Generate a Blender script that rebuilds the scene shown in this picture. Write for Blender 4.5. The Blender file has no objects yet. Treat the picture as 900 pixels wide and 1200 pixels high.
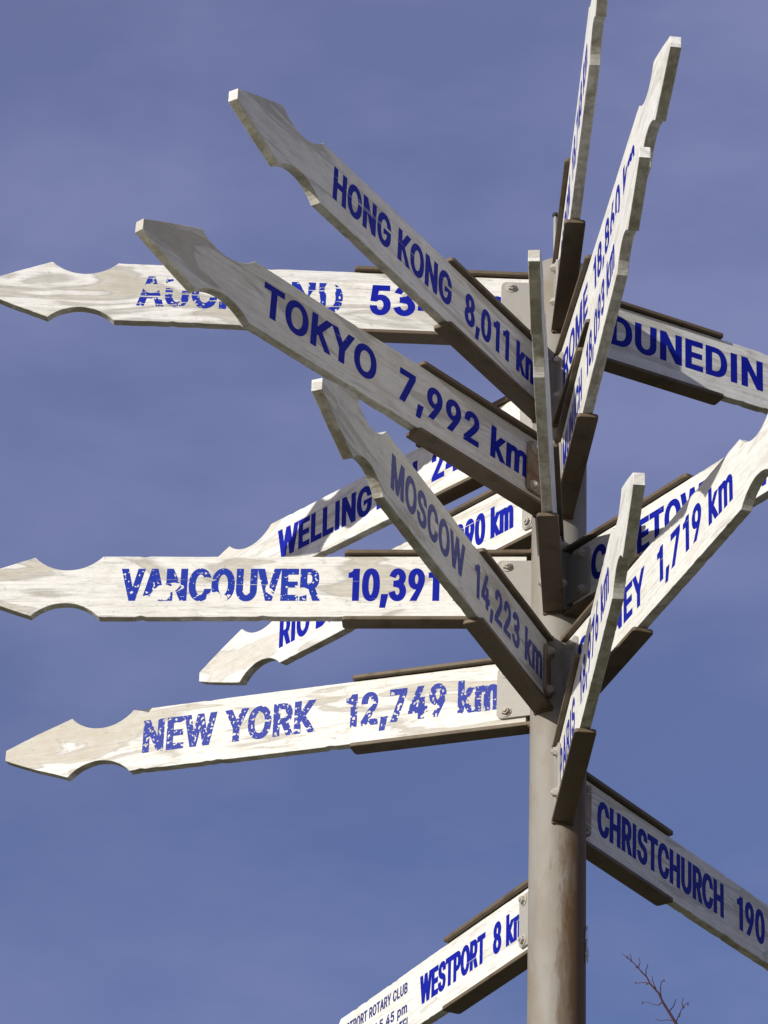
import bpy, bmesh, math, random
from mathutils import Vector, Matrix
from mathutils.geometry import delaunay_2d_cdt

random.seed(7)
SC = bpy.context.scene
COL = SC.collection
R = math.radians

# ------------------------------------------------------------------ camera
EYE = 1.6                                    # camera height above the ground
cam = bpy.data.cameras.new("camera")
cam_o = bpy.data.objects.new("camera", cam)
COL.objects.link(cam_o)
fw = Vector((-0.04714516, 0.87180088, 0.48758646))
rt = Vector((0.99887307, 0.03847349, 0.0277916))
up = Vector((-0.00546959, -0.48834723, 0.87263226))
M = Matrix((rt, up, -fw)).transposed().to_4x4()
M.translation = Vector((0, -6.67211989, EYE))
cam_o.matrix_world = M
cam.sensor_fit = 'VERTICAL'
cam.sensor_height = 24.0
cam.lens = 24.0 * 4350.361 / 1200.0
cam.clip_start = 0.05
cam.clip_end = 5000.0
SC.camera = cam_o

# ------------------------------------------------------------------ daylight
SUN_AZ = R(43)          # left of the direction from the pole to the camera
SUN_EL = R(16.5)
sdir = Vector((-math.sin(SUN_AZ) * math.cos(SUN_EL), -math.cos(SUN_AZ) * math.cos(SUN_EL), math.sin(SUN_EL)))
sun = bpy.data.lights.new("sun", 'SUN')
sun.energy = 4.0
sun.angle = R(0.5)
sun.color = (1.0, 0.965, 0.89)
sun_o = bpy.data.objects.new("sun", sun)
sun_o.rotation_euler = sdir.to_track_quat('Z', 'Y').to_euler()
sun_o.location = (-8, -8, 9)
COL.objects.link(sun_o)

world = bpy.data.worlds.new("World")
SC.world = world
world.use_nodes = True
nt = world.node_tree
nt.nodes.clear()
N = nt.nodes.new; L = nt.links.new
out = N('ShaderNodeOutputWorld'); bg = N('ShaderNodeBackground')
sky = N('ShaderNodeTexSky'); sky.sky_type = 'NISHITA'; sky.sun_disc = False
sky.sun_elevation = SUN_EL; sky.sun_rotation = math.pi + SUN_AZ
sky.altitude = 20; sky.air_density = 1.0; sky.dust_density = 1.2; sky.ozone_density = 1.6
tint = N('ShaderNodeMix'); tint.data_type = 'RGBA'; tint.blend_type = 'MULTIPLY'
tint.inputs[0].default_value = 1.0
L(sky.outputs[0], tint.inputs[6]); tint.inputs[7].default_value = (0.645, 0.62, 0.90, 1)
# thin high cloud veil, a soft noise on the view direction
tc = N('ShaderNodeTexCoord'); mp = N('ShaderNodeMapping'); mp.inputs['Scale'].default_value = (2.2, 2.2, 5.0)
L(tc.outputs['Generated'], mp.inputs[0])
no = N('ShaderNodeTexNoise'); no.inputs['Scale'].default_value = 2.6; no.inputs['Detail'].default_value = 5.0
no.inputs['Roughness'].default_value = 0.55
L(mp.outputs[0], no.inputs['Vector'])
rp = N('ShaderNodeValToRGB'); rp.color_ramp.elements[0].position = 0.40; rp.color_ramp.elements[1].position = 0.64
rp.color_ramp.elements[0].color = (0.02, 0.02, 0.02, 1); rp.color_ramp.elements[1].color = (0.36, 0.36, 0.36, 1)
L(no.outputs['Fac'], rp.inputs[0])
veil = N('ShaderNodeMix'); veil.data_type = 'RGBA'
sp = N('ShaderNodeSeparateXYZ'); L(tc.outputs['Generated'], sp.inputs[0])
mr = N('ShaderNodeMapRange'); mr.inputs[1].default_value = 0.33; mr.inputs[2].default_value = 0.66
mr.inputs[3].default_value = 0.0; mr.inputs[4].default_value = 0.42
L(sp.outputs[2], mr.inputs[0])
sm = N('ShaderNodeMath'); sm.operation = 'ADD'; sm.use_clamp = True
L(rp.outputs[0], sm.inputs[0]); L(mr.outputs[0], sm.inputs[1])
L(sm.outputs[0], veil.inputs[0]); L(tint.outputs[2], veil.inputs[6]); veil.inputs[7].default_value = (2.55, 2.72, 4.75, 1)
# warm band low in the sky, out of view, added to fill shaded boards
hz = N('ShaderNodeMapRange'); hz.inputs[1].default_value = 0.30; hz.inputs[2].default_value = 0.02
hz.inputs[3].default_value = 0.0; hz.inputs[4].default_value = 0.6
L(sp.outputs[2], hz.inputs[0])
fill_band = N('ShaderNodeMix'); fill_band.data_type = 'RGBA'
L(hz.outputs[0], fill_band.inputs[0]); L(veil.outputs[2], fill_band.inputs[6]); fill_band.inputs[7].default_value = (6.4, 5.7, 4.3, 1)
L(fill_band.outputs[2], bg.inputs[0]); bg.inputs[1].default_value = 0.10
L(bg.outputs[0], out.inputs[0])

SC.view_settings.view_transform = 'Standard'
SC.view_settings.look = 'None'
SC.view_settings.exposure = 0.2
SC.view_settings.gamma = 1.0
SC.view_settings.use_curve_mapping = False

# ------------------------------------------------------------------ helpers
def tag(o, label=None, cat=None, group=None, kind=None):
    if label: o['label'] = label
    if cat: o['category'] = cat
    if group: o['group'] = group
    if kind: o['kind'] = kind
    return o

def link_bm(name, bm, mat, parent=None, smooth=False):
    me = bpy.data.meshes.new(name)
    bm.normal_update()
    bm.to_mesh(me); bm.free()
    if smooth:
        for p in me.polygons: p.use_smooth = True
    me.materials.append(mat)
    o = bpy.data.objects.new(name, me)
    COL.objects.link(o)
    o.parent = parent
    return o

class NT:
    """small wrapper to write node materials"""
    def __init__(self, name):
        self.m = bpy.data.materials.new(name); self.m.use_nodes = True
        self.t = self.m.node_tree
        self.b = self.t.nodes['Principled BSDF']
        self.o = self.t.nodes['Material Output']
        self.b.inputs['Specular IOR Level'].default_value = 0.28
    def n(self, typ, **kw):
        x = self.t.nodes.new(typ)
        for k, v in kw.items(): setattr(x, k, v)
        return x
    def l(self, a, b): self.t.links.new(a, b)
    def coords(self, scale=(1, 1, 1), shift=True):
        tc = self.n('ShaderNodeTexCoord'); mp = self.n('ShaderNodeMapping')
        mp.inputs['Scale'].default_value = scale
        if shift:
            oi = self.n('ShaderNodeObjectInfo'); mu = self.n('ShaderNodeMath', operation='MULTIPLY')
            mu.inputs[1].default_value = 37.0
            self.l(oi.outputs['Random'], mu.inputs[0])
            ad = self.n('ShaderNodeVectorMath', operation='ADD')
            self.l(tc.outputs['Object'], ad.inputs[0]); self.l(mu.outputs[0], ad.inputs[1])
            self.l(ad.outputs[0], mp.inputs[0])
        else:
            self.l(tc.outputs['Object'], mp.inputs[0])
        return mp.outputs[0]
    def noise(self, vec, scale, detail=4, rough=0.55, dist=0.0):
        x = self.n('ShaderNodeTexNoise')
        x.inputs['Scale'].default_value = scale; x.inputs['Detail'].default_value = detail
        x.inputs['Roughness'].default_value = rough; x.inputs['Distortion'].default_value = dist
        self.l(vec, x.inputs['Vector'])
        return x.outputs['Fac']
    def ramp(self, fac, stops):
        x = self.n('ShaderNodeValToRGB'); e = x.color_ramp.elements
        while len(e) < len(stops): e.new(0.5)
        for i, (p, c) in enumerate(stops):
            e[i].position = p
            e[i].color = (c, c, c, 1) if not isinstance(c, tuple) else (c[0], c[1], c[2], 1)
        self.l(fac, x.inputs[0])
        return x.outputs[0]
    def mix(self, fac, a, b, mode='MIX'):
        x = self.n('ShaderNodeMix', data_type='RGBA', blend_type=mode)
        for s, v in ((0, fac), (6, a), (7, b)):
            if isinstance(v, (int, float)): x.inputs[s].default_value = v
            elif isinstance(v, tuple): x.inputs[s].default_value = (v[0], v[1], v[2], 1)
            else: self.l(v, x.inputs[s])
        return x.outputs[2]
    def math(self, op, a, b=None):
        x = self.n('ShaderNodeMath', operation=op)
        for i, v in enumerate((a, b)):
            if v is None: continue
            if isinstance(v, (int, float)): x.inputs[i].default_value = v
            else: self.l(v, x.inputs[i])
        return x.outputs[0]
    def bump(self, h, strength, dist=0.002):
        x = self.n('ShaderNodeBump'); x.inputs['Strength'].default_value = strength
        x.inputs['Distance'].default_value = dist
        self.l(h, x.inputs['Height']); self.l(x.outputs[0], self.b.inputs['Normal'])
    def set(self, sock, v):
        if isinstance(v, (int, float)): self.b.inputs[sock].default_value = v
        elif isinstance(v, tuple): self.b.inputs[sock].default_value = (v[0], v[1], v[2], 1)
        else: self.l(v, self.b.inputs[sock])

# ------------------------------------------------------------------ materials
def board_material(name, worn, white, wood):
    """white painted timber: grain, worn-through patches with a dirty rim, flakes and specks"""
    k = NT(name)
    c1 = k.coords((1.7, 5.0, 10.0))
    big = k.noise(c1, 1.6, 3, 0.5, 1.4)                     # worn patches, stretched along the board
    tc0 = k.n('ShaderNodeTexCoord'); sx0 = k.n('ShaderNodeSeparateXYZ'); k.l(tc0.outputs['Object'], sx0.inputs[0])
    tip = k.n('ShaderNodeMapRange'); tip.inputs[1].default_value = 0.86; tip.inputs[2].default_value = 1.20
    tip.inputs[3].default_value = 0.0; tip.inputs[4].default_value = 0.085          # the arrowheads have weathered most
    k.l(sx0.outputs[0], tip.inputs[0])
    big = k.math('ADD', big, tip.outputs[0])
    t = 0.66 - 0.115 * worn
    patch = k.ramp(big, [(t - 0.015, 0.0), (t + 0.015, 0.75), (t + 0.10, 1.0)])
    rim = k.ramp(big, [(t - 0.05, 0.0), (t - 0.004, 0.75), (t + 0.03, 0.0)])
    c2 = k.coords((3.0, 30.0, 90.0))
    grain = k.noise(c2, 2.0, 6, 0.65, 0.8)
    fine = k.ramp(grain, [(0.36, 1.0), (0.47, 0.0)])
    crack = k.ramp(k.noise(k.coords((1.6, 12.0, 55.0)), 1.5, 4, 0.6, 0.6), [(0.484, 0.0), (0.497, 1.0), (0.503, 1.0), (0.516, 0.0)])
    c3 = k.coords((1, 1, 1.6))
    speck = k.ramp(k.noise(c3, 190.0, 3, 0.7), [(0.685, 0.0), (0.73, 1.0)])
    blot = k.ramp(k.noise(c3, 9.0, 6, 0.7, 0.5), [(0.52, 0.0), (0.75, 1.0)])
    flake = k.ramp(k.noise(k.coords((20, 20, 34)), 2.4, 5, 0.75), [(0.62, 0.0), (0.645, 1.0)])
    base = k.mix(k.math('MULTIPLY', fine, 0.16 + 0.25 * worn), white, tuple(x * 0.72 for x in white))
    base = k.mix(k.math('MULTIPLY', blot, 0.35), base, (0.50, 0.47, 0.39))
    fibre = k.noise(k.coords((1.6, 14.0, 120.0)), 1.4, 5, 0.7, 0.5)
    base = k.mix(k.ramp(fibre, [(0.42, 0.10 + 0.17 * worn), (0.56, 0.0)]), base, tuple(x * 0.68 for x in white))
    stain = k.ramp(k.noise(k.coords((3.5, 5.0, 9.0)), 2.0, 5, 0.7, 0.8), [(0.56, 0.0), (0.72, 0.18 + 0.42 * worn)])
    base = k.mix(stain, base, (0.56, 0.47, 0.30))
    base = k.mix(k.math('MULTIPLY', crack, 0.42), base, (0.22, 0.21, 0.175))
    woodc = k.mix(grain, tuple(x * 0.72 for x in wood), tuple(min(1, x * 1.25) for x in wood))
    col = k.mix(k.math('MULTIPLY', patch, 0.35 + 0.45 * worn), base, woodc)
    col = k.mix(k.math('MULTIPLY', rim, 0.30 + 0.42 * worn), col, (0.22, 0.21, 0.18))
    col = k.mix(k.math('MULTIPLY', flake, 0.25 * worn + 0.04), col, (0.30, 0.28, 0.23))
    col = k.mix(k.math('MULTIPLY', speck, 0.75), col, (0.10, 0.09, 0.07))
    # the top and bottom edges of the boards carry dirt and mildew
    tc = k.n('ShaderNodeTexCoord'); sx = k.n('ShaderNodeSeparateXYZ'); k.l(tc.outputs['Object'], sx.inputs[0])
    ny = k.math('ABSOLUTE', sx.outputs[1])
    sn = k.n('ShaderNodeSeparateXYZ'); k.l(tc.outputs['Normal'], sn.inputs[0])
    endg = k.ramp(k.math('ABSOLUTE', sn.outputs[0]), [(0.55, 1.0), (0.8, 0.1)])
    edge = k.math('MULTIPLY', endg, k.ramp(ny, [(0.0, 1.0), (0.0101, 1.0), (0.0106, 0.0)]))
    mil = k.ramp(k.noise(c3, 28.0, 6, 0.75), [(0.40, 0.12), (0.66, 0.85)])
    col = k.mix(k.math('MULTIPLY', edge, mil), col, (0.29, 0.26, 0.17))
    k.set('Base Color', col)
    k.set('Roughness', k.ramp(grain, [(0.3, 0.48), (0.7, 0.72)]))
    h = k.math('ADD', k.math('MULTIPLY', k.math('ADD', grain, k.math('MULTIPLY', fibre, 0.8)), 0.6), k.math('MULTIPLY', patch, -0.35))
    h = k.math('ADD', h, k.math('MULTIPLY', flake, -0.4))
    k.bump(h, 0.35 + 0.25 * worn, 0.0015)
    return k.m

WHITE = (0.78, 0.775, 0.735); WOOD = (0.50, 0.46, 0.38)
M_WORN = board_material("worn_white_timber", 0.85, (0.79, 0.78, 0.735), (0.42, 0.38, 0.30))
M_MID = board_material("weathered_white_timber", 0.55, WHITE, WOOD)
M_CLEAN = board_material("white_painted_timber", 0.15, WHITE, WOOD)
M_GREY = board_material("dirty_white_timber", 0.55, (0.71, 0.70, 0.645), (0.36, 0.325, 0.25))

def letter_material(name, blue, flaked=0.0, speckled=0.0, streak=False, fade=0.0, spots=()):
    k = NT(name)
    c = k.coords((1, 1, 1))
    n = k.noise(c, 60, 4, 0.6)
    col = k.mix(n, tuple(x * 0.85 for x in blue), tuple(min(1, x * 1.15) for x in blue))
    uneven = k.ramp(k.noise(k.coords((3, 3, 9)), 5, 4, 0.65), [(0.42, 0.0), (0.75, 0.35)])
    col = k.mix(uneven, col, tuple(min(1, x * 1.1 + 0.012) for x in blue))
    if fade: col = k.mix(fade, col, (0.36, 0.34, 0.42))
    k.set('Base Color', col)
    k.set('Roughness', 0.5); k.set('Specular IOR Level', 0.12)
    loss = None
    if flaked:
        v = k.coords((9, 9, 26 if streak else 14))
        f = k.noise(v, 1.3, 5, 0.62, 0.9)
        loss = k.ramp(f, [(0.70 - 0.22 * flaked, 0.0), (0.705 - 0.22 * flaked, 1.0)])
    if speckled:
        v = k.coords((1, 1, 1))
        f = k.ramp(k.noise(v, 135, 1.4, 0.5), [(0.66 - 0.14 * speckled, 0.0), (0.675 - 0.14 * speckled, 1.0)])
        loss = f if loss is None else k.math('MAXIMUM', loss, f)
    v = k.coords((1, 1, 2.0))
    chips = k.ramp(k.noise(v, 75, 5, 0.7), [(0.69, 0.0), (0.70, 1.0)])
    loss = chips if loss is None else k.math('MAXIMUM', loss, chips)
    v = k.coords((2.5, 10, 95))
    gl = k.ramp(k.noise(v, 1.4, 4, 0.6, 0.5), [(0.685, 0.0), (0.70, 1.0)])
    loss = k.math('MAXIMUM', loss, gl)
    if streak:                                             # paint lost along the grain in thin lines
        v = k.coords((5, 5, 120))
        f = k.ramp(k.noise(v, 1.6, 3, 0.5, 0.3), [(0.60, 0.0), (0.61, 1.0)])
        loss = k.math('MAXIMUM', loss, f)
    for (sx, sz, rx, rz) in spots:                        # places where the paint has come off
        tc = k.n('ShaderNodeTexCoord'); a = k.n('ShaderNodeVectorMath', operation='SUBTRACT')
        k.l(tc.outputs['Object'], a.inputs[0]); a.inputs[1].default_value = (sx, 0, sz)
        b = k.n('ShaderNodeVectorMath', operation='MULTIPLY'); k.l(a.outputs[0], b.inputs[0]); b.inputs[1].default_value = (1 / rx, 0, 1 / rz)
        ln = k.n('ShaderNodeVectorMath', operation='LENGTH'); k.l(b.outputs[0], ln.inputs[0])
        d = k.math('ADD', ln.outputs['Value'], k.math('MULTIPLY', k.math('SUBTRACT', k.noise(k.coords((1, 1, 1)), 55, 5, 0.7), 0.5), 1.1))
        loss = k.math('MAXIMUM', loss, k.math('LESS_THAN', d, 1.0))
    k.set('Alpha', k.math('SUBTRACT', 1.0, loss))
    return k.m

BLUE = (0.004, 0.010, 0.27)
L_OK = letter_material("blue_lettering", BLUE)
L_FLAKED = letter_material("flaked_blue_lettering", (0.013, 0.034, 0.31), flaked=0.25, speckled=0.12,
    spots=[(.812, -.014, .018, .018), (.70, -.028, .022, .016), (.525, -.012, .016, .010), (.845, -.03, .010, .010)])
L_STREAK = letter_material("streaked_blue_lettering", (0.011, 0.028, 0.31), flaked=0.45, streak=True, speckled=0.1,
    spots=[(.868, .012, .018, .012), (.81, .022, .030, .012), (.52, .0, .012, .02), (.49, .025, .012, .02), (.36, -.025, .012, .010)])
L_SPECK = letter_material("speckled_blue_lettering", (0.016, 0.032, 0.27), speckled=0.47, fade=0.0)
L_FADED = letter_material("faded_blue_lettering", (0.035, 0.045, 0.25), fade=0.12)
L_SMALL = letter_material("dark_small_lettering", (0.03, 0.035, 0.16))

def steel_material(name, base, rust, amount, rough=0.55):
    k = NT(name)
    c = k.coords((1, 1, 1))
    a = k.noise(c, 14, 6, 0.7, 0.4); b = k.noise(c, 90, 5, 0.7)
    rfac = k.ramp(a, [(0.62 - 0.25 * amount, 0.0), (0.74 - 0.15 * amount, 0.9)])
    col = k.mix(b, tuple(x * 0.88 for x in base), tuple(x * 1.10 for x in base))
    col = k.mix(k.math('MULTIPLY', rfac, 0.45 + 0.5 * amount), col, k.mix(b, tuple(x * 0.6 for x in rust), rust))
    spots = k.ramp(k.noise(c, 260, 3, 0.7), [(0.69, 0.0), (0.72, 1.0)])
    col = k.mix(k.math('MULTIPLY', spots, 0.6), col, (0.05, 0.04, 0.03))
    k.set('Base Color', col); k.set('Roughness', rough); k.set('Metallic', 0.0)
    k.bump(k.math('ADD', b, k.math('MULTIPLY', rfac, 0.8)), 0.18, 0.001)
    return k.m

M_FLANGE = steel_material("weathered_painted_steel", (0.128, 0.097, 0.062), (0.055, 0.030, 0.015), 0.45)
M_CHEEK = steel_material("pale_painted_steel", (0.34, 0.325, 0.29), (0.20, 0.13, 0.075), 0.2)
M_RUSTY = steel_material("rusty_painted_steel", (0.28, 0.22, 0.16), (0.16, 0.065, 0.03), 0.7)
M_WELD = steel_material("rusty_weld", (0.12, 0.085, 0.06), (0.07, 0.035, 0.02), 0.6)
M_BOLT = steel_material("galvanised_bolt_steel", (0.42, 0.39, 0.34), (0.20, 0.11, 0.06), 0.25)

def pole_material():
    k = NT("weathered_pole_paint")
    c = k.coords((1, 1, 0.18), False)
    streak = k.noise(c, 30, 5, 0.6)
    blot = k.noise(k.coords((1, 1, 0.6), False), 9, 6, 0.65)
    col = k.mix(streak, (0.20, 0.182, 0.155), (0.30, 0.285, 0.25))
    col = k.mix(k.ramp(blot, [(0.46, 0.0), (0.66, 0.75)]), col, (0.20, 0.165, 0.115))
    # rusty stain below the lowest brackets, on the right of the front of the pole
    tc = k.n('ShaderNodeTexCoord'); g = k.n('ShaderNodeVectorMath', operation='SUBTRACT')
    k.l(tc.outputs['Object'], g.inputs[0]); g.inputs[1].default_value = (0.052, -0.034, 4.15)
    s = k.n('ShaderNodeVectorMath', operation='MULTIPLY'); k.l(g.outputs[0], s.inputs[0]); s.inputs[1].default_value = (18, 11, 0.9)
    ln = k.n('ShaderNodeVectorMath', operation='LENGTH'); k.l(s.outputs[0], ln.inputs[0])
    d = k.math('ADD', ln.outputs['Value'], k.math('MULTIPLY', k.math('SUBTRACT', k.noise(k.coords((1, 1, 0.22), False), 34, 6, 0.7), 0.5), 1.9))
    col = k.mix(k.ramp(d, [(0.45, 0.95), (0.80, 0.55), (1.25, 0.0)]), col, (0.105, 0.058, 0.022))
    spots = k.ramp(k.noise(k.coords((1, 1, 1), False), 120, 4, 0.7), [(0.70, 0.0), (0.74, 1.0)])
    col = k.mix(k.math('MULTIPLY', spots, 0.6), col, (0.12, 0.09, 0.06))
    k.set('Base Color', col); k.set('Roughness', 0.62)
    k.bump(k.math('ADD', streak, blot), 0.12, 0.002)
    return k.m
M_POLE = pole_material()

def plain(name, c, rough=0.6, metallic=0.0, var=0.15, scale=30):
    k = NT(name)
    n = k.noise(k.coords(), scale, 5, 0.6)
    k.set('Base Color', k.mix(n, tuple(x * (1 - var) for x in c), tuple(x * (1 + var) for x in c)))
    k.set('Roughness', rough); k.set('Metallic', metallic)
    return k.m
M_DARK = plain("dark_rubber", (0.03, 0.028, 0.025), 0.6)
M_FOIL = plain("torn_clear_tape", (0.86, 0.88, 0.90), 0.12, 0.0, 0.1, 200)
M_FOIL.node_tree.nodes["Principled BSDF"].inputs["Transmission Weight"].default_value = 0.6
M_TWIG = plain("reddish_twig_bark", (0.085, 0.040, 0.045), 0.7, 0, 0.3, 20)
M_BARK = plain("grey_brown_bark", (0.13, 0.10, 0.08), 0.8, 0, 0.35, 12)

def ground_material():
    k = NT("short_dry_grass")
    c = k.coords((1, 1, 1), False)
    a = k.noise(c, 0.35, 6, 0.6); b = k.noise(c, 45, 4, 0.7)
    col = k.mix(a, (0.13, 0.125, 0.065), (0.20, 0.185, 0.11))
    col = k.mix(k.ramp(b, [(0.35, 0.0), (0.7, 0.5)]), col, (0.08, 0.08, 0.045))
    k.set('Base Color', col); k.set('Roughness', 0.9)
    k.bump(b, 0.5, 0.01)
    return k.m

# ------------------------------------------------------------------ ground
bm = bmesh.new()
bmesh.ops.create_grid(bm, x_segments=40, y_segments=40, size=2500)
tag(link_bm("ground", bm, ground_material()), kind='structure')
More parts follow.
